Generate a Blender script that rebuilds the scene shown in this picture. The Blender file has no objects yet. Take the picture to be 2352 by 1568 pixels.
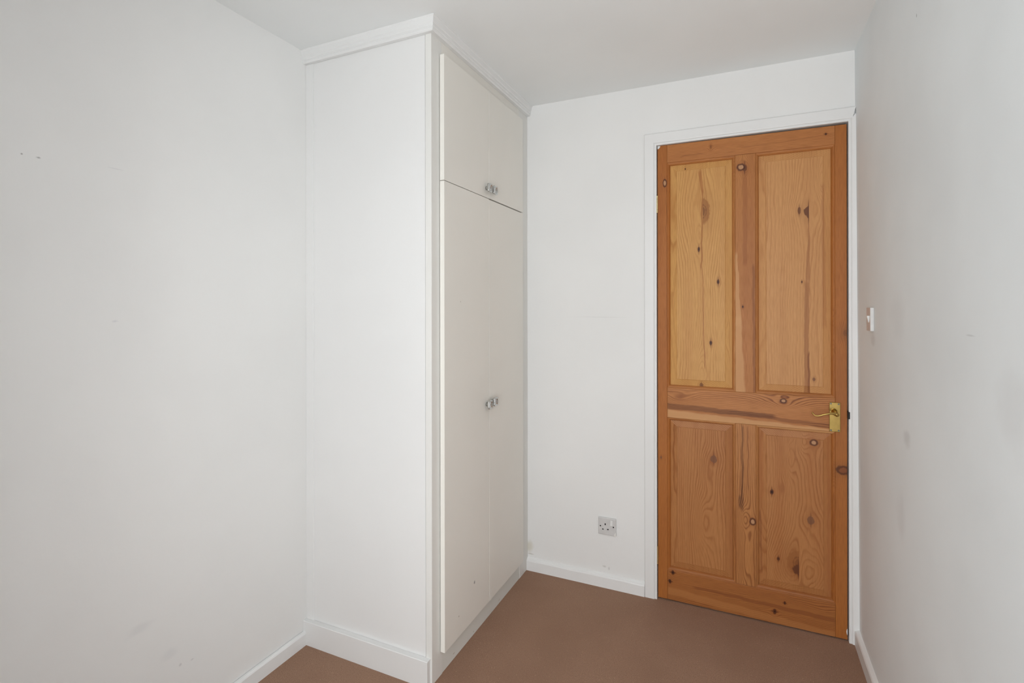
import bpy, bmesh, math, random
from mathutils import Matrix, Vector

random.seed(7)
scene = bpy.context.scene
COL = scene.collection

# ------------------------------------------------------------------ camera
F_PX, W_PX, V0 = 1173.58, 2352.0, 700.08
cam_d = bpy.data.cameras.new('camera')
cam_d.sensor_fit = 'HORIZONTAL'
cam_d.sensor_width = 36.0
cam_d.lens = F_PX / W_PX * 36.0
cam_d.shift_y = -(784.0 - V0) / W_PX
cam_d.clip_start = 0.02
cam = bpy.data.objects.new('camera', cam_d)
COL.objects.link(cam)
R_, U_, F_ = Vector((0.91151505, 0.41126439, -0.00138335)), Vector((0.00142668, 0.00020161, 0.99999896)), Vector((-0.41126424, 0.91151608, 0.00040297))
M_ = Matrix((R_, U_, -F_)).transposed().to_4x4()
M_.translation = Vector((0.34253, -2.30849, 1.28707))
cam.matrix_world = M_
scene.camera = cam

# ------------------------------------------------------------------ world (even overcast sky) and window portal
WIN = dict(x0=-0.2, x1=0.68, z0=0.15, z1=2.12, y=-2.75)
world = bpy.data.worlds.new('overcast_sky')
scene.world = world
world.use_nodes = True
bg = world.node_tree.nodes['Background']
bg.inputs['Color'].default_value = (0.955, 0.98, 1.0, 1)
bg.inputs['Strength'].default_value = 9.4
pl = bpy.data.lights.new('window_portal', 'AREA')
pl.shape = 'RECTANGLE'
pl.size = WIN['x1'] - WIN['x0']
pl.size_y = WIN['z1'] - WIN['z0']
pl.cycles.is_portal = True
po = bpy.data.objects.new('window_portal', pl)
COL.objects.link(po)
po.location = ((WIN['x0'] + WIN['x1']) / 2, WIN['y'] - 0.16, (WIN['z0'] + WIN['z1']) / 2)
po.rotation_euler = (math.radians(90), 0, 0)

vs = scene.view_settings
vs.view_transform = 'Standard'
vs.look = 'None'
vs.gamma = 1.0
vs.use_curve_mapping = False
vs.exposure = 0.0


# ------------------------------------------------------------------ node helper
class NT:
    def __init__(self, name, rough=0.6, spec=0.4, metal=0.0):
        self.mat = bpy.data.materials.new(name)
        self.mat.use_nodes = True
        self.t = self.mat.node_tree
        self.b = self.t.nodes['Principled BSDF']
        self.b.inputs['Roughness'].default_value = rough
        self.b.inputs['Specular IOR Level'].default_value = spec
        self.b.inputs['Metallic'].default_value = metal
        self._co = None

    def new(self, kind, **kw):
        n = self.t.nodes.new(kind)
        for k, v in kw.items():
            setattr(n, k, v)
        return n

    def put(self, sock, v):
        if isinstance(v, bpy.types.NodeSocket):
            self.t.links.new(v, sock)
        elif v is not None:
            if sock.type == 'RGBA' and len(v) == 3:
                v = (*v, 1)
            sock.default_value = v

    def math(self, op, a, b=None, c=None, clamp=False):
        n = self.new('ShaderNodeMath', operation=op, use_clamp=clamp)
        self.put(n.inputs[0], a); self.put(n.inputs[1], b); self.put(n.inputs[2], c)
        return n.outputs[0]

    def vm(self, op, a, b=None, c=None):
        n = self.new('ShaderNodeVectorMath', operation=op)
        self.put(n.inputs[0], a); self.put(n.inputs[1], b); self.put(n.inputs[2], c)
        return n.outputs['Value'] if op in ('LENGTH', 'DISTANCE', 'DOT_PRODUCT') else n.outputs[0]

    def co(self):
        if self._co is None:
            self._co = self.new('ShaderNodeTexCoord').outputs['Object']
        return self._co

    def xyz(self, v):
        n = self.new('ShaderNodeSeparateXYZ'); self.put(n.inputs[0], v)
        return n.outputs

    def comb(self, x, y, z):
        n = self.new('ShaderNodeCombineXYZ')
        for i, q in enumerate((x, y, z)):
            self.put(n.inputs[i], q)
        return n.outputs[0]

    def noise(self, v, scale=1.0, detail=2.0, rough=0.5):
        n = self.new('ShaderNodeTexNoise')
        self.put(n.inputs['Vector'], v)
        n.inputs['Scale'].default_value = scale
        n.inputs['Detail'].default_value = detail
        n.inputs['Roughness'].default_value = rough
        return n.outputs['Fac']

    def remap(self, v, a, b, c=0.0, d=1.0, smooth=True):
        n = self.new('ShaderNodeMapRange')
        n.interpolation_type = 'SMOOTHSTEP' if smooth else 'LINEAR'
        self.put(n.inputs['Value'], v)
        for k, q in zip(('From Min', 'From Max', 'To Min', 'To Max'), (a, b, c, d)):
            self.put(n.inputs[k], q)
        return n.outputs['Result']

    def mix(self, f, a, b, mode='MIX'):
        n = self.new('ShaderNodeMix', data_type='RGBA', blend_type=mode)
        self.put(n.inputs[0], f); self.put(n.inputs[6], a); self.put(n.inputs[7], b)
        return n.outputs[2]

    def ramp(self, v, stops):
        n = self.new('ShaderNodeValToRGB')
        el = n.color_ramp.elements
        while len(el) < len(stops):
            el.new(0.5)
        for e, (p, c) in zip(el, stops):
            e.position = p
            e.color = (*c, 1) if not isinstance(c, float) else (c, c, c, 1)
        self.put(n.inputs[0], v)
        return n.outputs[0]

    def bump(self, h, strength=0.2, dist=0.002):
        n = self.new('ShaderNodeBump')
        n.inputs['Strength'].default_value = strength
        n.inputs['Distance'].default_value = dist
        self.put(n.inputs['Height'], h)
        self.t.links.new(n.outputs[0], self.b.inputs['Normal'])

    def color(self, c):
        self.put(self.b.inputs['Base Color'], c)
        return self.mat


def paint(name, col, rough=0.55, spec=0.35, mottle=0.03, bump=0.12, scale=60, marks=(), brush=None):
    """matt / satin paint; marks = list of (center, radii, colour, strength): stains, or painted shade, with a shape of their own"""
    m = NT(name, rough, spec)
    n1 = m.noise(m.co(), 2.3, 3)
    n2 = m.noise(m.co(), scale, 3)
    dark = tuple(c * (1 - mottle * 2) for c in col)
    c = m.mix(m.remap(n1, 0.3, 0.7), dark, col)
    for i, (ctr, rad, mc, st) in enumerate(marks):
        d = m.vm('LENGTH', m.vm('MULTIPLY', m.vm('SUBTRACT', m.co(), ctr), tuple(1 / r for r in rad)))
        wob = m.noise(m.vm('ADD', m.vm('MULTIPLY', m.co(), tuple(0.9 / max(r, 0.002) for r in rad)), (i * 3.1, i * 1.7, i)), 1.0, 3)
        d = m.math('ADD', d, m.math('MULTIPLY', m.math('SUBTRACT', wob, 0.5), 0.9))
        c = m.mix(m.math('MULTIPLY', m.remap(d, 1.0, 0.25), st), c, mc)
    h = n2
    if brush:
        h = m.math('ADD', m.noise(m.vm('MULTIPLY', m.co(), brush), 1.0, 3), m.math('MULTIPLY', n2, 0.3))
    m.bump(h, bump, 0.003)
    return m.color(c)


def plain(name, col, rough=0.5, spec=0.4, metal=0.0, vary=0.06, scale=40):
    m = NT(name, rough, spec, metal)
    n = m.noise(m.co(), scale, 3)
    return m.color(m.mix(m.remap(n, 0.3, 0.7), tuple(c * (1 - vary) for c in col), col))


GREY = (0.33, 0.32, 0.31)
WHITE = (0.80, 0.80, 0.79)
M_wall_left = paint('matt_white_paint_left', (0.87, 0.866, 0.850), 0.75, 0.2, 0.015, 0.10, 55, marks=[
    ((-1.18, -1.695, 1.640), (0.05, 0.003, 0.003), GREY, .7), ((-1.18, -1.664, 1.639), (0.05, 0.006, 0.003), GREY, .7),
    ((-1.18, -1.50, 1.6525), (0.05, 0.03, 0.0018), (.6, .6, .62), .3), ((-1.18, -1.502, 1.246), (0.05, 0.010, 0.004), (.6, .6, .62), .35),
    ((-1.18, -1.329, 0.220), (0.05, 0.006, 0.006), (.55,.55,.55), .5), ((-1.18, -1.293, 0.213), (0.05, 0.007, 0.003), (.55,.55,.55), .5),
    ((-1.18, -1.44, 0.39), (0.05, 0.05, 0.02), (.72, .72, .72), .35), ((-1.18, -1.36, 0.27), (0.05, 0.03, 0.02), (.72, .72, .72), .3)])
M_wall_right = paint('matt_white_paint_right', (0.872, 0.905, 0.913), 0.75, 0.2, 0.03, 0.10, 55, marks=[
    ((0.738, -0.64, 0.930), (0.05, 0.045, 0.03), (.55, .55, .55), .35), ((0.738, -0.585, 0.70), (0.05, 0.06, 0.09), (.70, .70, .70), .3),
    ((0.738, -0.57, 1.25), (0.05, 0.10, 0.10), (.70, .70, .70), .28), ((0.738, -1.24, 1.12), (0.05, 0.08, 0.10), (.68, .68, .68), .30),
    ((0.738, -1.064, 1.228), (0.05, 0.03, 0.0025), GREY, .25), ((0.738, -0.7525, 1.998), (0.05, 0.003, 0.006), GREY, .9),
    ((0.738, -0.265, 1.17), (0.05, 0.045, 0.03), (.60, .59, .58), .35)])  # last mark paints the shadow below the light switch
M_wall_back = paint('matt_white_paint_back', (0.845, 0.841, 0.826), 0.75, 0.2, 0.015, 0.12, 45, marks=[
    ((-0.268, 0.0, 1.2315), (0.17, 0.05, 0.0012), (.55, .54, .52), .4), ((-0.237, 0.0, 0.09), (0.012, 0.05, 0.006), (.5, .48, .45), .5),
    ((-0.215, 0.0, 0.085), (0.005, 0.05, 0.010), (.5, .48, .45), .5), ((-0.612, 0.0, 0.11), (0.03, 0.05, 0.04), (.66, .62, .52), .7),
    ((-0.60, 0.0, 0.075), (0.02, 0.05, 0.0035), (.5, .46, .4), .6)])
M_ceiling = paint('matt_white_ceiling', (0.896, 0.910, 0.903), 0.85, 0.15, 0.015, 0.08, 40)
M_gloss = paint('white_gloss_trim', (0.825, 0.823, 0.812), 0.35, 0.45, 0.015, 0.03, 40)
M_gloss_h = paint('white_gloss_skirting', (0.87, 0.87, 0.86), 0.38, 0.45, 0.03, 0.16, 30, brush=(6, 6, 240))
M_side = paint('white_satin_panel', (0.836, 0.832, 0.820), 0.5, 0.35, 0.012, 0.10, 45)
M_frame = paint('off_white_frame', (0.82, 0.81, 0.775), 0.45, 0.4, 0.03, 0.14, 30, brush=(150, 150, 8))
M_cream = paint('cream_door_paint', (0.855, 0.828, 0.768), 0.5, 0.35, 0.02, 0.08, 70, marks=[
    ((-0.596, -0.5807, 0.2253), (0.05, 0.007, 0.009), (.25, .24, .24), .9), ((-0.596, -0.70, 0.16), (0.05, 0.004, 0.004), (.3, .25, .2), .8),
    ((-0.596, -0.684, 1.30), (0.05, 0.004, 0.004), (.5, .45, .4), .7)])
M_cream_low = paint('cream_plinth_paint', (0.80, 0.80, 0.755), 0.5, 0.35, 0.05, 0.15, 30, marks=[
    ((-0.616, -0.55, 0.012), (0.05, 0.006, 0.003), (.3, .25, .18), .6), ((-0.616, -0.70, 0.02), (0.05, 0.010, 0.0025), (.35, .3, .2), .6),
    ((-0.616, -0.32, 0.015), (0.05, 0.012, 0.003), (.4, .35, .25), .5)])
M_chrome = plain('worn_chrome', (0.60, 0.61, 0.60), 0.22, 0.5, 1.0)
M_brass = plain('polished_brass', (0.50, 0.345, 0.11), 0.24, 0.5, 1.0, 0.12, 60)
M_brass_hinge = plain('pale_brass', (0.80, 0.66, 0.36), 0.35, 0.5, 1.0)
M_steel = plain('dull_steel_screw', (0.17, 0.165, 0.15), 0.3, 0.5, 1.0)
M_black = plain('black_iron', (0.012, 0.011, 0.010), 0.6)
M_plate = plain('grey_white_plastic', (0.665, 0.655, 0.645), 0.35, 0.45)
M_plastic = plain('white_plastic', (0.83, 0.83, 0.81), 0.3, 0.45)
M_switch = plain('greyed_switch_plastic', (0.72, 0.715, 0.70), 0.10, 0.6)  # base greyed for the front face's dark reflection of the door
M_interior = plain('bare_brown_board', (0.10, 0.065, 0.040), 0.8)  # dark colour stands in for shade in the gap between wardrobe doors
M_hole = plain('socket_hole_black', (0.012, 0.010, 0.010), 0.8)
M_chip = plain('chipped_filler', (0.80, 0.81, 0.80), 0.6)
M_upvc = plain('white_window_frame', (0.80, 0.80, 0.80), 0.3)
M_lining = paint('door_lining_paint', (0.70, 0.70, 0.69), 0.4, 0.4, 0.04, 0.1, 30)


def glass_mat():
    m = NT('window_glass')
    t = m.t
    out = t.nodes['Material Output']
    tr = m.new('ShaderNodeBsdfTransparent')
    gl = m.new('ShaderNodeBsdfGlossy'); gl.inputs['Roughness'].default_value = 0.02
    fr = m.new('ShaderNodeFresnel'); fr.inputs['IOR'].default_value = 1.3
    mx = m.new('ShaderNodeMixShader')
    t.links.new(fr.outputs[0], mx.inputs[0]); t.links.new(tr.outputs[0], mx.inputs[1]); t.links.new(gl.outputs[0], mx.inputs[2])
    t.links.new(mx.outputs[0], out.inputs['Surface'])
    return m.mat


def carpet_mat():
    m = NT('brown_carpet', 0.95, 0.1)
    p = m.co()
    fine = m.noise(p, 520, 3, 0.75)
    mid = m.noise(p, 120, 3, 0.65)
    big = m.noise(p, 4.0, 3)
    c = m.mix(m.remap(fine, 0.32, 0.68), (0.185, 0.103, 0.066), (0.52, 0.325, 0.225))
    c = m.mix(m.math('MULTIPLY', m.remap(mid, 0.35, 0.7), 0.45), c, (0.42, 0.255, 0.175))
    c = m.mix(m.math('MULTIPLY', m.remap(big, 0.35, 0.65), 0.30), c, (0.28, 0.160, 0.108))
    sp = m.new('ShaderNodeTexVoronoi'); sp.inputs['Scale'].default_value = 130
    m.put(sp.inputs['Vector'], p)
    rnd = m.xyz(sp.outputs['Color'])[0]
    speck = m.math('MULTIPLY', m.remap(sp.outputs['Distance'], 0.22, 0.12), m.math('GREATER_THAN', rnd, 0.88))
    c = m.mix(m.math('MULTIPLY', speck, 0.5), c, (0.72, 0.50, 0.32))
    m.bump(m.math('ADD', fine, m.math('MULTIPLY', mid, 0.4)), 0.45, 0.004)
    return m.color(c)


M_carpet = carpet_mat()
M_glass = glass_mat()


# ------------------------------------------------------------------ pine: grain follows u (across) / v (along)
def pine(name, horizontal, early, late, seed, freq=150.0, cath=3.5, knots=(), streaks=(), swirls=(), warm=(0.36, 0.12, 0.035), lines=0.75):
    """knots: (x, z, ru, rv, kind) in door coordinates; streaks: (v0, u0, v1, u1, w0, w1, colour, strength); swirls: (x, z, ru, rv, amount)"""
    m = NT(name, 0.42, 0.22)
    X = m.xyz(m.co())
    u, v = (X[2], X[0]) if horizontal else (X[0], X[2])
    P2 = m.comb(u, v, 0.0)
    up = u
    low = m.noise(m.comb(m.math('MULTIPLY', u, 9.0), m.math('MULTIPLY', v, 1.3), seed * 7.31), 1.0, 2)
    wig = m.noise(m.comb(m.math('MULTIPLY', u, 30.0), m.math('MULTIPLY', v, 9.0), seed * 3.77), 1.0, 2)
    kmask = []
    for i, (kx, kz, ru, rv, kind) in enumerate(knots):
        ku, kv = (kz, kx) if horizontal else (kx, kz)
        q = m.vm('SUBTRACT', P2, (ku, kv, 0))
        e = m.vm('LENGTH', m.vm('MULTIPLY', q, (1 / ru, 1 / rv, 0)))
        g = m.math('POWER', 2.718, m.math('MULTIPLY', m.math('MULTIPLY', e, e), -0.13))
        du = m.math('SUBTRACT', u, ku)
        up = m.math('SUBTRACT', up, m.math('MULTIPLY', m.math('MULTIPLY', du, g), 0.85))
        spike = m.vm('LENGTH', m.vm('MULTIPLY', q, (1 / (ru * 0.28), 1 / (rv * 2.3), 0)))
        side = None
        if kind.endswith('_r'):
            side = m.remap(du, -0.0008, 0.0008)
        elif kind.endswith('_l'):
            side = m.remap(du, 0.0008, -0.0008)
        kmask.append((e, spike, kind.split('_')[0], side))
    ph = m.math('MULTIPLY', up, freq)
    ph = m.math('ADD', ph, m.math('MULTIPLY', low, cath * 3.0))
    ph = m.math('ADD', ph, m.math('MULTIPLY', wig, 1.1))
    ph = m.math('ADD', ph, m.math('MULTIPLY', X[1], 620.0))      # growth rings run through the depth of the board
    for (sx, sz, ru, rv, amt) in swirls:
        su, sv = (sz, sx) if horizontal else (sx, sz)
        e = m.vm('LENGTH', m.vm('MULTIPLY', m.vm('SUBTRACT', P2, (su, sv, 0)), (1 / ru, 1 / rv, 0)))
        g = m.math('POWER', 2.718, m.math('MULTIPLY', m.math('MULTIPLY', e, e), -0.9))
        ph = m.math('ADD', ph, m.math('MULTIPLY', g, amt))
    ring = m.math('FRACT', ph)
    late_f = m.ramp(ring, [(0.0, 0.30), (0.10, 0.0), (0.55, 0.14), (0.84, 1.0), (0.94, 0.9), (1.0, 0.30)])
    fade = m.noise(m.comb(m.math('MULTIPLY', u, 16.0), m.math('MULTIPLY', v, 2.2), seed * 1.9 + 4), 1.0, 2)
    late_f = m.math('MULTIPLY', late_f, m.math('MULTIPLY', m.remap(fade, 0.3, 0.7, 0.25, 1.0), lines))
    c = m.mix(late_f, early, late)
    tone = m.noise(m.comb(m.math('MULTIPLY', u, 22.0), m.math('MULTIPLY', v, 1.0), seed * 2.3), 1.0, 2)
    c = m.mix(m.math('MULTIPLY', m.remap(tone, 0.4, 0.75), 0.38), c, warm)
    fib = m.noise(m.comb(m.math('MULTIPLY', u, 900.0), m.math('MULTIPLY', v, 22.0), seed), 1.0, 2)
    c = m.mix(m.math('MULTIPLY', m.remap(fib, 0.35, 0.75), 0.30), c, tuple(k * 0.62 for k in late))
    for i, (v0, u0, v1, u1, w0, w1, sc, st) in enumerate(streaks):
        t = m.remap(v, v0, v1, 0.0, 1.0, smooth=False)
        uc = m.math('MULTIPLY_ADD', t, u1 - u0, u0)
        wv = m.noise(m.comb(i * 5.3, m.math('MULTIPLY', v, 14.0), seed), 1.0, 2)
        uc = m.math('ADD', uc, m.math('MULTIPLY', m.math('SUBTRACT', wv, 0.5), 0.012))
        w = m.math('MULTIPLY_ADD', t, w1 - w0, w0)
        d = m.math('DIVIDE', m.math('ABSOLUTE', m.math('SUBTRACT', u, uc)), w)
        lo, hi = min(v0, v1), max(v0, v1)
        ends = m.math('MULTIPLY', m.remap(v, lo - 0.012, lo + 0.012), m.remap(v, hi + 0.012, hi - 0.012))
        k = m.math('MULTIPLY', m.math('MULTIPLY', m.remap(d, 1.0, 0.55), ends), st)
        if sc[0] < 0.18:
            k = m.math('MULTIPLY', k, m.remap(late_f, 0.0, 0.5, 0.55, 1.0))
        c = m.mix(k, c, m.mix(m.math('MULTIPLY', late_f, 0.5), sc, tuple(q * 0.6 for q in sc)))
    wob = m.math('MULTIPLY', m.math('SUBTRACT', m.noise(m.vm('MULTIPLY', P2, (85, 60, 0)), 1.0, 2), 0.5), 0.55)
    for e, spike, kind, side in kmask:
        base = c
        halo = m.remap(e, 2.6, 0.9)
        c = m.mix(m.math('MULTIPLY', halo, 0.32), c, tuple(k * 0.8 for k in warm))
        e2 = m.math('ADD', e, wob)
        if kind == 'dark':
            c = m.mix(m.math('MULTIPLY', m.remap(spike, 1.0, 0.5), 0.85), c, (0.10, 0.030, 0.012))
            c = m.mix(m.remap(e2, 1.0, 0.7), c, (0.11, 0.035, 0.014))
            c = m.mix(m.remap(e2, 0.42, 0.2), c, (0.022, 0.010, 0.007))
        elif kind == 'brown':
            c = m.mix(m.math('MULTIPLY', m.remap(spike, 1.0, 0.5), 0.6), c, (0.16, 0.055, 0.022))
            c = m.mix(m.math('MULTIPLY', m.remap(e2, 1.0, 0.85), 0.85), c, (0.19, 0.080, 0.040))
        elif kind == 'tan':
            c = m.mix(m.math('MULTIPLY', m.remap(e2, 1.35, 0.95), 0.85), c, (0.085, 0.026, 0.014))
            c = m.mix(m.remap(e2, 0.78, 0.5), c, (0.47, 0.25, 0.125))
        elif kind == 'flame':
            c = m.mix(m.math('MULTIPLY', m.remap(e2, 1.1, 0.85), 0.7), c, (0.29, 0.105, 0.03))
            c = m.mix(m.math('MULTIPLY', m.remap(m.math('ADD', e2, m.math('MULTIPLY', m.math('SINE', m.math('MULTIPLY', e, 22)), 0.12)), 0.6, 0.3), 0.5), c, (0.12, 0.04, 0.015))
        elif kind == 'rust':
            c = m.mix(m.math('MULTIPLY', m.remap(spike, 1.0, 0.5), 0.8), c, (0.12, 0.036, 0.014))
            c = m.mix(m.math('MULTIPLY', m.remap(e2, 1.0, 0.8), 0.9), c, (0.125, 0.040, 0.017))
        elif kind == 'branch':
            c = m.mix(m.math('MULTIPLY', m.remap(e2, 1.25, 0.85), 0.85), c, (0.085, 0.026, 0.012))
            c = m.mix(m.math('MULTIPLY', m.remap(e2, 0.75, 0.45), 0.8), c, (0.26, 0.085, 0.030))
        elif kind == 'eye':
            c = m.mix(m.math('MULTIPLY', m.remap(m.math('SINE', m.math('MULTIPLY', e, 17)), 0.2, 0.9), m.math('MULTIPLY', m.remap(e, 1.5, 0.8), 0.6)), c, (0.20, 0.07, 0.025))
        if side is not None:
            c = m.mix(side, base, c)
    # (half knots are cut off by the edge of a glued board)
    m.bump(m.math('ADD', m.math('MULTIPLY', late_f, 0.6), m.math('MULTIPLY', fib, 0.4)), 0.22, 0.0015)
    m.put(m.b.inputs['Roughness'], m.remap(fib, 0.2, 0.8, 0.38, 0.52))
    return m.color(c)


# ------------------------------------------------------------------ mesh helpers
def obj(name, bm, mat, parent=None, smooth=False, **props):
    me = bpy.data.meshes.new(name)
    bmesh.ops.recalc_face_normals(bm, faces=bm.faces[:])
    bm.to_mesh(me); bm.free()
    me.materials.append(mat)
    if smooth:
        for p in me.polygons:
            p.use_smooth = True
    o = bpy.data.objects.new(name, me)
    COL.objects.link(o)
    if parent is not None:
        o.parent = parent
    for k, v in props.items():
        o[k] = v
    return o


def empty(name, **props):
    o = bpy.data.objects.new(name, None)
    o.empty_display_size = 0.05
    COL.objects.link(o)
    for k, v in props.items():
        o[k] = v
    return o


def box(bm, x0, x1, y0, y1, z0, z1, bev=0.0, seg=2, fn=None):
    vs_ = [bm.verts.new((x, y, z)) for x in (x0, x1) for y in (y0, y1) for z in (z0, z1)]
    if fn:
        for w in vs_:
            w.co = fn(w.co)
    fs = [bm.faces.new([vs_[i] for i in q]) for q in ((0, 1, 3, 2), (4, 6, 7, 5), (0, 4, 5, 1), (2, 3, 7, 6), (0, 2, 6, 4), (1, 5, 7, 3))]
    if bev:
        es = list({e for f in fs for e in f.edges})
        bmesh.ops.bevel(bm, geom=es, offset=bev, segments=seg, affect='EDGES', profile=0.5)
    return bm


def B(*a, **k):
    return box(bmesh.new(), *a, **k)


def extrude(poly, axis, lo, hi, fn=None, n=1):
    """poly: 2-D points in the two axes other than `axis`; n > 1 cuts the length so fn can add unevenness"""
    bm = bmesh.new()
    rows = []
    for i in range(n + 1):
        s = lo + (hi - lo) * i / n
        row = []
        for a, b in poly:
            p = {'x': (s, a, b), 'y': (a, s, b), 'z': (a, b, s)}[axis]
            p = Vector(p)
            row.append(bm.verts.new(fn(p) if fn else p))
        rows.append(row)
    k = len(poly)
    for r0, r1 in zip(rows, rows[1:]):
        for j in range(k):
            bm.faces.new((r0[j], r0[(j + 1) % k], r1[(j + 1) % k], r1[j]))
    bm.faces.new(rows[0]); bm.faces.new(rows[-1])
    return bm


def mitred(profile, ends, place):
    """profile: [(o, d)], ends(o) -> (lo, hi) along the run, place(s, o, d) -> xyz"""
    bm = bmesh.new()
    a = [bm.verts.new(place(ends(o)[0], o, d)) for o, d in profile]
    b = [bm.verts.new(place(ends(o)[1], o, d)) for o, d in profile]
    k = len(profile)
    for j in range(k):
        bm.faces.new((a[j], a[(j + 1) % k], b[(j + 1) % k], b[j]))
    bm.faces.new(a); bm.faces.new(b)
    return bm


def cyl(bm, c, axis, r0, r1, h, n=20, cap_r=0.0):
    """cone frustum from c along axis"""
    ax = Vector(axis).normalized()
    s = ax.orthogonal().normalized(); t = ax.cross(s)
    c = Vector(c)
    rings = []
    for r, q in ((r0, 0), (r1, h)):
        rings.append([bm.verts.new(c + ax * q + (s * math.cos(2 * math.pi * i / n) + t * math.sin(2 * math.pi * i / n)) * r) for i in range(n)])
    for i in range(n):
        bm.faces.new((rings[0][i], rings[0][(i + 1) % n], rings[1][(i + 1) % n], rings[1][i]))
    bm.faces.new(rings[0]); bm.faces.new(rings[1])
    return bm


def sweep(bm, pts, n=14):
    """pts: [(x, y, z, r_horizontal, r_vertical)] swept with smooth rings"""
    P = [Vector(p[:3]) for p in pts]
    prev = None
    rings = []
    for i, p in enumerate(P):
        d = (P[min(i + 1, len(P) - 1)] - P[max(i - 1, 0)]).normalized()
        up = Vector((0, 0, 1)) if abs(d.z) < 0.9 else Vector((1, 0, 0))
        s = d.cross(up).normalized(); t = s.cross(d)
        ra, rb = pts[i][3], pts[i][4]
        rings.append([bm.verts.new(p + s * math.cos(2 * math.pi * k / n) * ra + t * math.sin(2 * math.pi * k / n) * rb) for k in range(n)])
    for a, b in zip(rings, rings[1:]):
        for k in range(n):
            bm.faces.new((a[k], a[(k + 1) % n], b[(k + 1) % n], b[k]))
    bm.faces.new(rings[0]); bm.faces.new(rings[-1])
    return bm


def spline(pts, sub=6):
    out = []
    for i in range(len(pts) - 1):
        p0, p1, p2, p3 = pts[max(i - 1, 0)], pts[i], pts[i + 1], pts[min(i + 2, len(pts) - 1)]
        for k in range(sub):
            t = k / sub
            out.append(tuple(0.5 * (2 * b + (c - a) * t + (2 * a - 5 * b + 4 * c - d) * t * t + (3 * b - a - 3 * c + d) * t ** 3) for a, b, c, d in zip(p0, p1, p2, p3)))
    out.append(tuple(pts[-1]))
    return out


# ------------------------------------------------------------------ dimensions (metres; back wall at y = 0)
H = 2.2551
XL = -1.183
XW, YW = -0.6162, -0.8455          # wardrobe front plane and side plane
XRT, XRB = 0.7328, 0.7434          # right wall leans a little
YR = WIN['y']
DW, DT = 0.7106, 1.985             # door opening


def xr(z):
    return XRB + (XRT - XRB) * z / H


# ------------------------------------------------------------------ the setting
S = dict(kind='structure')
obj('floor', B(-1.40, 0.95, YR - 0.25, 0.45, -0.12, 0.0), M_carpet, **S)
obj('ceiling', B(-1.40, 0.95, YR - 0.25, 0.45, H, H + 0.10), M_ceiling, **S)
obj('wall_left', B(XL - 0.12, XL, YR - 0.2, 0.12, 0, H), M_wall_left, **S)
obj('wall_right', B(0, 0.12, YR - 0.2, 0.0, 0, H, fn=lambda c: Vector((c.x + xr(c.z), c.y, c.z))), M_wall_right, **S)
bm = bmesh.new()
TH = 0.12
box(bm, XL, -0.026, 0, TH, 0, H)
box(bm, -0.026, DW + 0.026, 0, TH, DT + 0.026, H)
box(bm, DW + 0.026, 0.90, 0, TH, 0, H)
obj('wall_back', bm, M_wall_back, **S)
obj('wall_hall', B(-0.3, 0.95, 0.40, 0.45, 0, H), M_wall_back, **S)  # unseen backing, added to keep sky light out of the door gaps
bm = bmesh.new()
box(bm, XL, WIN['x0'], YR - 0.2, YR, 0, H)
box(bm, WIN['x1'], XRB, YR - 0.2, YR, 0, H)
box(bm, WIN['x0'], WIN['x1'], YR - 0.2, YR, 0, WIN['z0'])
box(bm, WIN['x0'], WIN['x1'], YR - 0.2, YR, WIN['z1'], H)
obj('wall_front', bm, M_wall_left, **S)

win = empty('window_1', kind='structure', label='white framed two pane window behind the viewer')
wx0, wx1, wz0, wz1, wy = WIN['x0'], WIN['x1'], WIN['z0'], WIN['z1'], YR - 0.11
wmid = (wx0 + wx1) / 2
bm = bmesh.new()
for a in ((wx0, wx0 + 0.045, wz0, wz1), (wx1 - 0.045, wx1, wz0, wz1), (wmid - 0.025, wmid + 0.025, wz0 + 0.045, wz1 - 0.045),
          (wx0 + 0.045, wx1 - 0.045, wz0, wz0 + 0.045), (wx0 + 0.045, wx1 - 0.045, wz1 - 0.045, wz1)):
    box(bm, a[0], a[1], wy - 0.03, wy + 0.03, a[2], a[3])
obj('window_frame', bm, M_upvc, win)
for a, b in ((wx0 + 0.045, wmid - 0.025), (wmid + 0.025, wx1 - 0.045)):
    obj('window_pane', B(a, b, wy - 0.002, wy + 0.002, wz0 + 0.045, wz1 - 0.045), M_glass, win)
obj('window_sill', B(wx0 - 0.03, wx1 + 0.03, YR - 0.078, YR + 0.05, wz0 - 0.022, wz0, bev=0.004), M_upvc, win)

# baseboards (old, thickly painted: tops slightly uneven)
def uneven(axis, amp, seed):
    rnd = random.Random(seed)
    tab = [rnd.uniform(-1, 1) for _ in range(80)]
    def f(p):
        s = p[axis] * 14 + 40
        i = int(s); k = s - i
        w = tab[i % 80] * (1 - k) + tab[(i + 1) % 80] * k
        if p.z > 0.02:
            p.z += amp * w
        return p
    return f

t = 0.016
obj('baseboard_back', extrude([(0, 0), (-t, 0), (-t, 0.046), (-t + 0.002, 0.0505), (-t + 0.006, 0.053), (-0.006, 0.0565), (0, 0.060)], 'x', XW, -0.0535, uneven(0, 0.0012, 1), 24), M_gloss_h, **S)
obj('baseboard_left', extrude([(XL + 0.0016, 0), (XL + t, 0), (XL + t, 0.044), (XL + t - 0.003, 0.0485), (XL + t - 0.006, 0.0505), (XL + 0.003, 0.0515), (XL + 0.0016, 0.050)], 'y', YR, YW - 0.0185, uneven(1, 0.0010, 2), 40), M_gloss_h, **S)
def lean(p):
    p.x += xr(p.z)
    return p
un3 = uneven(1, 0.0010, 3)
obj('baseboard_right', extrude([(0, 0), (-t, 0), (-t, 0.050), (-t + 0.003, 0.055), (-t + 0.006, 0.0565), (-0.002, 0.0595), (0, 0.060)], 'y', YR, -0.0142, lambda p: lean(un3(p)), 40), M_gloss_h, **S)

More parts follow.
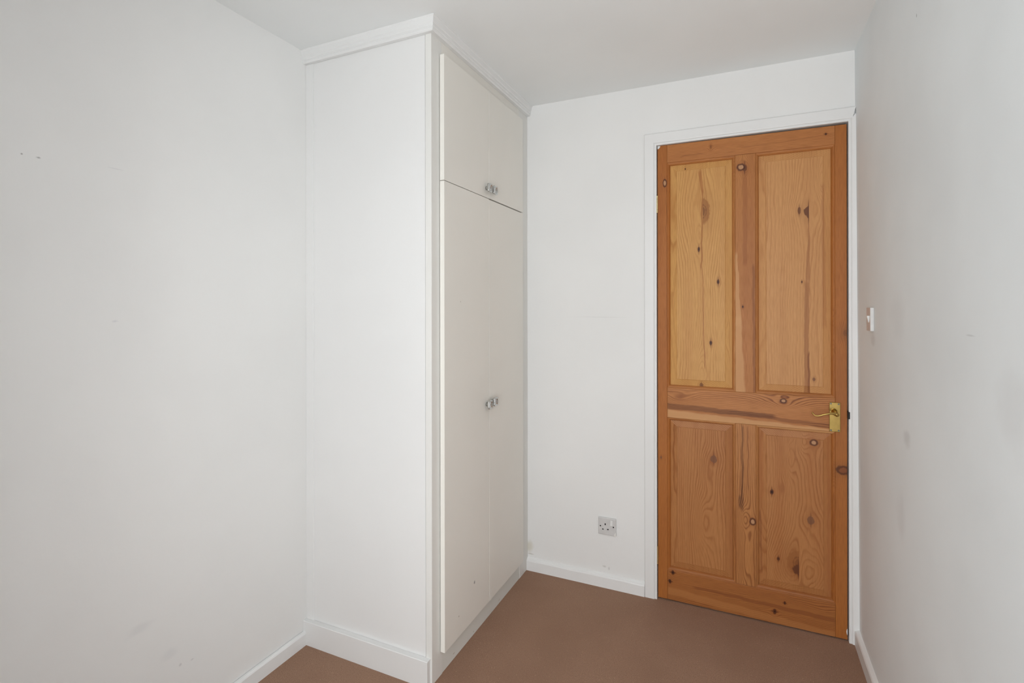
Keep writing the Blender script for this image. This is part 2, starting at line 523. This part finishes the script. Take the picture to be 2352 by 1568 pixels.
# architrave around the door, mitred, its right leg scribed to the wall
PROF = [(0, 0.0), (0, -0.0088), (0.0014, -0.0105), (0.0072, -0.0105), (0.0088, -0.0093), (0.0108, -0.0128), (0.0140, -0.0142), (0.050, -0.0142), (0.0530, -0.011), (0.0535, 0.0)]
PR_R = [(o, d) for o, d in PROF if o < 0.02] + [(0.0345, -0.0142), (0.0345, 0.0)]
obj('trim_1', mitred(PROF, lambda o: (0, DT + o), lambda s, o, d: (-o, d, s)), M_gloss, label='white painted architrave left of the pine door', **S)
obj('trim_2', mitred(PROF, lambda o: (-o, min(DW + o, xr(2.02))), lambda s, o, d: (s, d, DT + o)), M_gloss, label='white painted architrave above the pine door', **S)
tr3 = obj('trim_3', mitred(PR_R, lambda o: (0, DT + min(o, 0.0265)), lambda s, o, d: (min(DW + o, xr(s)), d, s)), M_gloss, label='narrow white architrave between the pine door and the right wall', **S)
bm = bmesh.new()
box(bm, -0.026, 0, 0, TH, 0, DT)
box(bm, DW, DW + 0.026, 0, TH, 0, DT)
box(bm, -0.026, DW + 0.026, 0, TH, DT, DT + 0.026)
box(bm, 0, 0.012, 0.046, 0.08, 0, DT - 0.012)
box(bm, DW - 0.012, DW, 0.046, 0.08, 0, DT - 0.012)
box(bm, 0, DW, 0.046, 0.08, DT - 0.012, DT)
trim4 = obj('trim_4', bm, M_lining, label='white door lining behind the architrave', **S)
obj('strike_plate', B(DW - 0.004, DW + 0.0035, -0.0125, 0.02, 0.852, 0.879, bev=0.001), M_black, tr3, label='dark metal strike plate lip')

# ------------------------------------------------------------------ the pine door
DX0, DX1, DZ0, DZ1 = 0.0030, 0.7066, 0.006, 1.9800
SL, ML, MR, SR = 0.043, 0.3155, 0.391, 0.668      # inner edges of stiles and muntins
ZT, ZL1, ZL0, ZB = 1.906, 0.927, 0.797, 0.135     # rails
TKD = 0.040
E_ST, L_ST = (0.450, 0.160, 0.038), (0.190, 0.045, 0.010)
E_UL, L_UL = (0.640, 0.345, 0.115), (0.370, 0.130, 0.030)
E_UR, L_UR = (0.600, 0.305, 0.118), (0.370, 0.130, 0.038)
E_LO, L_LO = (0.470, 0.205, 0.072), (0.255, 0.078, 0.021)
PALE = (0.60, 0.315, 0.135)
DK = (0.110, 0.034, 0.013)

door = empty('door_1', kind='structure', label='stripped pine four panel door with brass lever handle')
m_sl = pine('pine_stile_hinge', False, E_ST, L_ST, 1, 260, 1.5, knots=[(0.034, 1.8187, 0.008, 0.016, 'tan'), (0.016, 0.62, 0.004, 0.006, 'brown')],
            streaks=[(1.80, 0.040, 1.10, 0.041, 0.0015, 0.001, DK, 0.6)], lines=0.6)
m_sr = pine('pine_stile_latch', False, E_ST, L_ST, 2, 280, 1.2, knots=[(0.703, 1.1786, 0.016, 0.022, 'flame'), (0.694, 0.652, 0.024, 0.017, 'branch')],
            streaks=[(0.672, 0.706, 0.636, 0.650, 0.010, 0.010, DK, 0.0)], lines=0.6, warm=(0.30, 0.11, 0.034))
m_tr = pine('pine_rail_top', True, (0.50, 0.20, 0.062), L_ST, 3, 190, 1.5, knots=[(0.2213, 1.953, 0.011, 0.005, 'flame'), (0.638, 1.9492, 0.005, 0.0045, 'dark')],
            streaks=[(0.10, 1.925, 0.19, 1.932, 0.003, 0.002, DK, 0.5), (0.34, 1.935, 0.66, 1.945, 0.0012, 0.0012, DK, 0.6)], lines=0.5)
m_lr = pine('pine_rail_lock', True, (0.520, 0.215, 0.070), (0.17, 0.045, 0.014), 4, 150, 2.4,
            knots=[(0.0899, 0.8889, 0.010, 0.014, 'eye'), (0.491, 0.903, 0.009, 0.011, 'tan')],
            streaks=[(0.04, 0.815, 0.68, 0.793, 0.022, 0.014, PALE, 0.85), (0.04, 0.848, 0.46, 0.838, 0.016, 0.011, DK, 0.95), (0.36, 0.835, 0.67, 0.815, 0.007, 0.012, (0.16, 0.048, 0.016), 0.75)],
            swirls=[(0.0899, 0.8889, 0.035, 0.075, 4.0), (0.491, 0.885, 0.033, 0.085, 5.0)], lines=1.0)
m_br = pine('pine_rail_bottom', True, (0.400, 0.150, 0.042), (0.175, 0.050, 0.016), 5, 150, 2.4,
            knots=[(0.0652, 0.1265, 0.012, 0.008, 'dark'), (0.0529, 0.086, 0.012, 0.007, 'dark'), (0.4591, 0.0532, 0.012, 0.008, 'dark'), (0.4947, 0.0957, 0.008, 0.005, 'dark')],
            streaks=[(0.04, 0.045, 0.67, 0.012, 0.020, 0.016, (0.44, 0.175, 0.055), 0.7), (0.15, 0.082, 0.67, 0.070, 0.006, 0.012, (0.20, 0.06, 0.02), 0.55)],
            swirls=[(0.62, 0.085, 0.03, 0.07, 2.5)], lines=0.8)
m_mu = pine('pine_muntin_upper', False, (0.485, 0.200, 0.062), L_ST, 6, 200, 1.2, knots=[(0.351, 1.850, 0.010, 0.016, 'dark'), (0.3370, 1.854, 0.014, 0.014, 'tan'), (0.3434, 1.2789, 0.004, 0.006, 'dark')],
            streaks=[(1.50, 0.319, 1.20, 0.326, 0.006, 0.014, PALE, 0.7), (1.24, 0.325, 0.92, 0.334, 0.014, 0.026, PALE, 0.75), (1.84, 0.352, 1.45, 0.352, 0.012, 0.010, (0.27, 0.085, 0.025), 0.4), (1.45, 0.383, 0.93, 0.386, 0.006, 0.006, (0.22, 0.07, 0.02), 0.6)], lines=0.55)
m_ml = pine('pine_muntin_lower', False, (0.490, 0.210, 0.070), (0.18, 0.05, 0.015), 7, 120, 2.2, knots=[(0.379, 0.401, 0.011, 0.014, 'tan')],
            streaks=[(0.79, 0.342, 0.44, 0.339, 0.005, 0.007, DK, 0.85), (0.79, 0.361, 0.53, 0.362, 0.0025, 0.0025, (0.2, 0.06, 0.02), 0.6), (0.50, 0.331, 0.45, 0.331, 0.006, 0.006, (0.07, 0.02, 0.01), 0.8)],
            swirls=[(0.345, 0.41, 0.018, 0.05, 4.0), (0.348, 0.30, 0.020, 0.07, 3.0), (0.348, 0.20, 0.020, 0.07, 2.5)], lines=0.8)
m_ul = pine('pine_panel_upper_hinge', False, E_UL, L_UL, 8, 95, 2.0,
            knots=[(0.1885, 1.685, 0.030, 0.056, 'flame_r'), (0.1728, 1.5243, 0.0055, 0.013, 'dark'), (0.2495, 1.3835, 0.006, 0.012, 'dark'), (0.2201, 1.1264, 0.006, 0.012, 'dark'), (0.1183, 1.8733, 0.003, 0.004, 'dark'), (0.182, 0.945, 0.008, 0.010, 'brown')],
            streaks=[(1.86, 0.178, 1.76, 0.188, 0.009, 0.006, (0.40, 0.155, 0.045), 0.8), (1.78, 0.187, 1.44, 0.183, 0.003, 0.004, (0.33, 0.115, 0.03), 0.75), (1.44, 0.187, 1.02, 0.196, 0.002, 0.003, (0.36, 0.13, 0.04), 0.7)],
            swirls=[(0.179, 0.985, 0.022, 0.09, 5.0), (0.175, 1.58, 0.014, 0.05, 2.5), (0.275, 1.80, 0.016, 0.05, 3), (0.275, 1.15, 0.014, 0.10, 4)], warm=(0.50, 0.225, 0.075), lines=0.55)
m_ur = pine('pine_panel_upper_latch', False, E_UR, L_UR, 9, 90, 2.0,
            knots=[(0.5481, 1.6608, 0.006, 0.015, 'rust'), (0.5815, 1.6533, 0.019, 0.026, 'rust_l'), (0.5566, 1.3774, 0.003, 0.006, 'dark'), (0.5973, 0.9945, 0.006, 0.007, 'brown')],
            streaks=[(1.63, 0.5815, 1.38, 0.577, 0.002, 0.010, (0.36, 0.145, 0.052), 0.7), (1.38, 0.574, 0.93, 0.572, 0.011, 0.010, (0.34, 0.135, 0.048), 0.75), (1.10, 0.580, 0.93, 0.580, 0.004, 0.005, (0.22, 0.07, 0.025), 0.75), (1.76, 0.628, 1.20, 0.634, 0.006, 0.010, (0.42, 0.175, 0.07), 0.5)],
            swirls=[(0.652, 1.00, 0.014, 0.09, 4.0), (0.622, 1.77, 0.012, 0.06, 3)], warm=(0.49, 0.225, 0.085), lines=0.5)
m_ll = pine('pine_panel_lower_hinge', False, E_LO, L_LO, 10, 95, 2.2, knots=[(0.2316, 0.6363, 0.014, 0.017, 'brown')],
            swirls=[(0.192, 0.36, 0.030, 0.12, 6.0), (0.205, 0.57, 0.020, 0.06, 2.5)], streaks=[(0.78, 0.295, 0.15, 0.298, 0.008, 0.008, (0.35, 0.13, 0.045), 0.4)], lines=0.75)
m_lp = pine('pine_panel_lower_latch', False, E_LO, L_LO, 11, 95, 2.2,
            knots=[(0.4493, 0.5312, 0.008, 0.012, 'dark'), (0.5969, 0.7455, 0.013, 0.011, 'tan'), (0.5865, 0.4389, 0.014, 0.017, 'brown'), (0.4724, 0.2658, 0.007, 0.009, 'dark'), (0.545, 0.262, 0.042, 0.050, 'flame_l'), (0.5455, 0.235, 0.026, 0.022, 'rust_l'), (0.485, 0.5523, 0.007, 0.014, 'eye')],
            streaks=[(0.78, 0.410, 0.50, 0.412, 0.012, 0.010, (0.40, 0.15, 0.05), 0.5), (0.45, 0.408, 0.20, 0.412, 0.004, 0.004, (0.25, 0.085, 0.03), 0.6), (0.78, 0.645, 0.15, 0.648, 0.006, 0.006, (0.36, 0.13, 0.045), 0.5)],
            swirls=[(0.5107, 0.68, 0.022, 0.075, 5.0), (0.5575, 0.75, 0.018, 0.06, 4.0), (0.52, 0.30, 0.03, 0.09, 3.0)], lines=0.75)

bv = 0.0012
slant = lambda c: Vector((c.x, c.y, c.z + (0.0042 - 0.0062 * c.x / DW if c.z > 1.95 else 0.0)))   # top edge planed out of square
obj('stile', B(DX0, SL, 0, TKD, DZ0, DZ1, bev=bv, fn=slant), m_sl, door)
obj('stile', B(SR, DX1, 0, TKD, DZ0, DZ1, bev=bv, fn=slant), m_sr, door)
e = 0.0004
obj('rail', B(SL + e, SR - e, 0, TKD, ZT, DZ1 - 0.0003, bev=bv, fn=slant), m_tr, door)
obj('rail', B(SL + e, SR - e, 0, TKD, ZL0, ZL1, bev=bv), m_lr, door)
obj('rail', B(SL + e, SR - e, 0, TKD, DZ0, ZB, bev=bv), m_br, door)
obj('muntin', B(ML, MR, 0, TKD, ZL1 + e, ZT - e, bev=bv), m_mu, door)
obj('muntin', B(ML, MR, 0, TKD, ZB + e, ZL0 - e, bev=bv), m_ml, door)

MOLD = [(0, 0.0005), (0.002, 0.003), (0.0045, 0.0035), (0.008, 0.0055), (0.011, 0.0095), (0.0125, 0.013), (0.0125, 0.020), (0, 0.020)]


def panel(x0, x1, z0, z1, mat, m_left, m_right, m_top, m_bot, slope=0.027):
    """raised and fielded panel with an ovolo moulding on each side"""
    bm = bmesh.new()
    loops = []
    for off, y in ((-0.004, 0.0150), (0.011, 0.0140), (0.011 + slope, 0.0085), (0.0118 + slope, 0.0066), (0.013 + slope, 0.0062)):
        loops.append([bm.verts.new((x, y, z)) for x, z in ((x0 + off, z0 + off), (x1 - off, z0 + off), (x1 - off, z1 - off), (x0 + off, z1 - off))])
    for a, b in zip(loops, loops[1:]):
        for k in range(4):
            bm.faces.new((a[k], a[(k + 1) % 4], b[(k + 1) % 4], b[k]))
    bm.faces.new(loops[-1])
    back = [bm.verts.new((w.co.x, 0.030, w.co.z)) for w in loops[0]]
    for k in range(4):
        bm.faces.new((loops[0][k], loops[0][(k + 1) % 4], back[(k + 1) % 4], back[k]))
    bm.faces.new(back)
    p = obj('panel', bm, mat, door)
    obj('moulding', mitred(MOLD, lambda o: (z0 + o, z1 - o), lambda s, o, d: (x0 + o, d, s)), m_left, p)
    obj('moulding', mitred(MOLD, lambda o: (z0 + o, z1 - o), lambda s, o, d: (x1 - o, d, s)), m_right, p)
    obj('moulding', mitred(MOLD, lambda o: (x0 + o, x1 - o), lambda s, o, d: (s, d, z1 - o)), m_top, p)
    obj('moulding', mitred(MOLD, lambda o: (x0 + o, x1 - o), lambda s, o, d: (s, d, z0 + o)), m_bot, p)


panel(SL, ML, ZL1, ZT, m_ul, m_sl, m_mu, m_tr, m_lr)
panel(MR, SR, ZL1, ZT, m_ur, m_mu, m_sr, m_tr, m_lr)
panel(SL, ML, ZB, ZL0, m_ll, m_sl, m_ml, m_lr, m_br)
panel(MR, SR, ZB, ZL0, m_lp, m_ml, m_sr, m_lr, m_br)

# brass lever on its back plate
plate = obj('door_handle', B(0.6475, 0.6845, -0.0045, 0.0, 0.7972, 0.9108, bev=0.0016), M_brass, door, label='polished brass back plate')
for sx, sz in ((0.6530, 0.9055), (0.6785, 0.9050), (0.6530, 0.8030), (0.6785, 0.8035)):
    bm = cyl(bmesh.new(), (sx, -0.0042, sz), (0, -1, 0), 0.0036, 0.0028, 0.0014, 14)
    box(bm, sx - 0.0024, sx + 0.0024, -0.0059, -0.0055, sz - 0.0004, sz + 0.0004)
    obj('screw', bm, M_steel, plate)
bm = bmesh.new()
sweep(bm, [(0.6630, -0.0040, 0.8770, 0.0105, 0.0105), (0.6635, -0.0090, 0.8765, 0.0100, 0.0100), (0.6642, -0.0150, 0.8755, 0.0078, 0.0078), (0.6655, -0.0300, 0.8735, 0.0070, 0.0078),
           (0.6660, -0.0400, 0.8725, 0.0070, 0.0080), (0.6662, -0.0470, 0.8722, 0.0066, 0.0076), (0.6662, -0.0510, 0.8722, 0.0045, 0.0052), (0.6662, -0.0525, 0.8722, 0.0012, 0.0012)], 18)
L = spline([(0.6742, -0.0458, 0.8672, 0.0008, 0.0010), (0.6725, -0.0459, 0.8684, 0.0036, 0.0050), (0.6690, -0.0461, 0.8705, 0.0050, 0.0074), (0.6600, -0.0470, 0.8745, 0.0046, 0.0066), (0.6480, -0.0490, 0.8755, 0.0038, 0.0044), (0.6280, -0.0500, 0.8705, 0.0036, 0.0034), (0.6080, -0.0500, 0.8640, 0.0036, 0.0032),
            (0.5985, -0.0500, 0.8630, 0.0034, 0.0030), (0.5915, -0.0500, 0.8660, 0.0030, 0.0026), (0.5870, -0.0500, 0.8715, 0.0024, 0.0022)], 5)
sweep(bm, L, 14)
bmesh.ops.create_uvsphere(bm, u_segments=14, v_segments=10, radius=0.0034, matrix=Matrix.Translation((0.5862, -0.0500, 0.8728)))
obj('lever', bm, M_brass, plate, smooth=True)

for z0, z1 in ((1.690, 1.765), (0.1535, 0.230)):
    bm = bmesh.new()
    k = 5
    for i in range(k):
        cyl(bm, (0.0018, -0.0050, z0 + (z1 - z0) * i / k + 0.0004), (0, 0, 1), 0.0042, 0.0042, (z1 - z0) / k - 0.0008, 14)
    box(bm, 0.0012, 0.0024, -0.0040, 0.03, z0, z1)
    obj('hinge', bm, M_brass_hinge, door)

# chips of white filler on the corners of the door
obj('paint_chip', extrude([(0.0032, 1.9832), (0.0150, 1.9832), (0.0130, 1.9765), (0.0085, 1.9715), (0.0032, 1.9695)], 'y', -0.0009, -0.0001), M_chip, door, label='white filler chip at the top hinge corner')
obj('paint_chip', extrude([(0.7065, 0.0490), (0.7040, 0.0440), (0.7030, 0.0360), (0.7043, 0.0280), (0.7065, 0.0230)], 'y', -0.0009, -0.0001), M_chip, door, label='white filler chip at the bottom latch corner')

# ------------------------------------------------------------------ built-in wardrobe
ward = empty('built_in_wardrobe', label='tall white built-in wardrobe with four plain cream doors and cornice', category='wardrobe')
ZC = H - 0.048                      # underside of cornice
CORN = [(0, 0), (0.0270, 0), (0.0270, 0.003), (0.0245, 0.007), (0.0220, 0.0205), (0.0195, 0.0235), (0.0195, 0.0330), (0.0165, 0.0355), (0.0165, 0.0370), (0.0175, 0.0390), (0.0170, 0.0445), (0.0140, 0.0480), (0, 0.0480)]
post_x0 = -0.6405
obj('side_panel', B(XL + 0.036, post_x0 - 0.0016, YW + 0.0010, YW + 0.018, 0, H, bev=0.0006, seg=1), M_side, ward)
obj('wall_batten', B(XL, XL + 0.0375, YW - 0.0022, YW + 0.018, 0.0895, ZC, bev=0.0012), M_side, ward)
obj('corner_post', B(post_x0, XW, YW, -0.7800, 0, H, bev=0.0012), M_frame, ward)
obj('side_post', B(XW - 0.024, XW, -0.1005, -0.001, 0, H, bev=0.001), M_frame, ward)
obj('top_rail', B(XW - 0.024, XW - 0.0004, -0.7798, -0.1007, 2.135, H, bev=0.0008, seg=1), M_cream, ward)
obj('plinth', B(XW - 0.024, XW - 0.0012, -0.7798, -0.1007, 0, 0.105, bev=0.0015), M_cream_low, ward)
obj('shelf', B(XL + 0.01, XW - 0.030, YW + 0.02, -0.003, 1.685, 1.712), M_interior, ward)
SKT = 0.0185
obj('skirting_board', extrude([(YW, 0), (YW - SKT, 0), (YW - SKT, 0.0875), (YW - SKT + 0.0015, 0.0893), (YW, 0.0905)], 'x', XL + 0.0005, -0.6225, uneven(0, 0.0004, 9), 14), M_gloss, ward)
obj('cornice', mitred(CORN, lambda o: (XL, XW + o), lambda s, o, d: (s, YW - o, H - d)), M_gloss, ward)
obj('cornice', mitred(CORN, lambda o: (YW - o, -0.0005), lambda s, o, d: (XW + o, s, H - d)), M_gloss, ward)

DXF, DXT = XW + 0.0030, XW + 0.0200
SEAM = -0.4535


def wardrobe_door(y0, y1, z0, z1):
    return obj('door', B(DXF, DXT, y0, y1, z0, z1, bev=0.0005, seg=1), M_cream, ward)


def knob(dy, kz, parent):
    """square chrome knob: round stem, rounded-square head with a dished oval face"""
    bm = cyl(bmesh.new(), (DXT, dy, kz), (1, 0, 0), 0.0085, 0.0065, 0.0135, 18)
    n, hw, hh = 40, 0.0170, 0.0175
    def sq(a, k, w, h):
        c, s = math.cos(a), math.sin(a)
        q = (abs(c) ** k + abs(s) ** k) ** (-1 / k)
        return c * q * w, s * q * h
    x0 = DXT + 0.0130
    spec = [(0.0, 8, 0.80), (0.0, 8, 0.98), (0.0015, 8, 1.0), (0.0060, 8, 1.0), (0.0072, 8, 0.96), (0.0074, 5, 0.88), (0.0070, 2, 0.80), (0.0050, 2, 0.72), (0.0036, 2, 0.50), (0.0042, 2, 0.28), (0.0050, 2, 0.06)]
    rows = []
    for dx, k, r in spec:
        rows.append([bm.verts.new((x0 + dx, dy + p[0], kz + p[1])) for p in (sq(2 * math.pi * i / n, k, hw * r, hh * r) for i in range(n))])
    for a, b in zip(rows, rows[1:]):
        for i in range(n):
            bm.faces.new((a[i], a[(i + 1) % n], b[(i + 1) % n], b[i]))
    bm.faces.new(rows[0]); bm.faces.new(rows[-1])
    return obj('knob', bm, M_chrome, parent, smooth=True, label='square chrome knob with a dished face')


dUL = wardrobe_door(-0.7960, SEAM - 0.0011, 1.7205, 2.1566)
dUR = wardrobe_door(SEAM + 0.0011, -0.1020, 1.7215, 2.1560)
dLL = wardrobe_door(-0.7960, SEAM - 0.0011, 0.0856, 1.7180)
dLR = wardrobe_door(SEAM + 0.0011, -0.1020, 0.0850, 1.7163)
knob(-0.4775, 1.757, dUL)
knob(-0.4300, 1.757, dUR)
knob(-0.4775, 0.889, dLL)
knob(-0.4300, 0.893, dLR)

# ------------------------------------------------------------------ single wall socket
sock = empty('wall_socket', label='single switched wall socket low on the back wall beside the wardrobe', category='socket')
sx0, sx1, sz0, sz1 = -0.2630, -0.1800, 0.2385, 0.3165
fp = obj('faceplate', B(sx0, sx1, -0.0090, 0.0, sz0, sz1, bev=0.003, seg=3), M_plate, sock)
obj('rocker_switch', extrude([(-0.0090, 0.2850), (-0.0132, 0.2860), (-0.0105, 0.3085), (-0.0090, 0.3085)], 'x', -0.2060, -0.1960), M_plastic, sock)
for px, pz in ((-0.2521, 0.2772), (-0.1924, 0.2795)):
    obj('screw', cyl(bmesh.new(), (px, -0.0086, pz), (0, -1, 0), 0.0034, 0.0030, 0.0007, 14), M_hole, sock)
obj('pin_hole', B(-0.2325, -0.2275, -0.0094, -0.0080, 0.2835, 0.2915), M_hole, sock)
obj('pin_hole', B(-0.2445, -0.2370, -0.0094, -0.0080, 0.2618, 0.2660), M_hole, sock)
obj('pin_hole', B(-0.2215, -0.2140, -0.0094, -0.0080, 0.2634, 0.2676), M_hole, sock)
obj('paint_drip', extrude([(sx1 - 0.0005, 0.2400), (sx1 - 0.0095, 0.2405), (sx1 - 0.0085, 0.2480), (sx1 - 0.0040, 0.2545), (sx1 - 0.0005, 0.2590)], 'y', -0.0096, -0.0088), M_frame, sock, label='dried cream paint on the lower corner')

# ------------------------------------------------------------------ light switch on the right wall
lsw = empty('light_switch', label='white rocker light switch on the right wall beside the door', category='light switch')
zc = 1.238
xs = xr(zc)
lean_fn = lambda c: Vector((c.x + xr(c.z) - xs, c.y, c.z))
obj('switch_plate', B(xs - 0.0100, xs, -0.2810, -0.2235, 1.1990, 1.2770, bev=0.0015, fn=lean_fn), M_switch, lsw)
obj('rocker', extrude([(xs - 0.0095, 1.2270), (xs - 0.0105, 1.2270), (xs - 0.0150, 1.2480), (xs - 0.0142, 1.2500), (xs - 0.0095, 1.2500)], 'y', -0.2580, -0.2470), M_plastic, lsw)
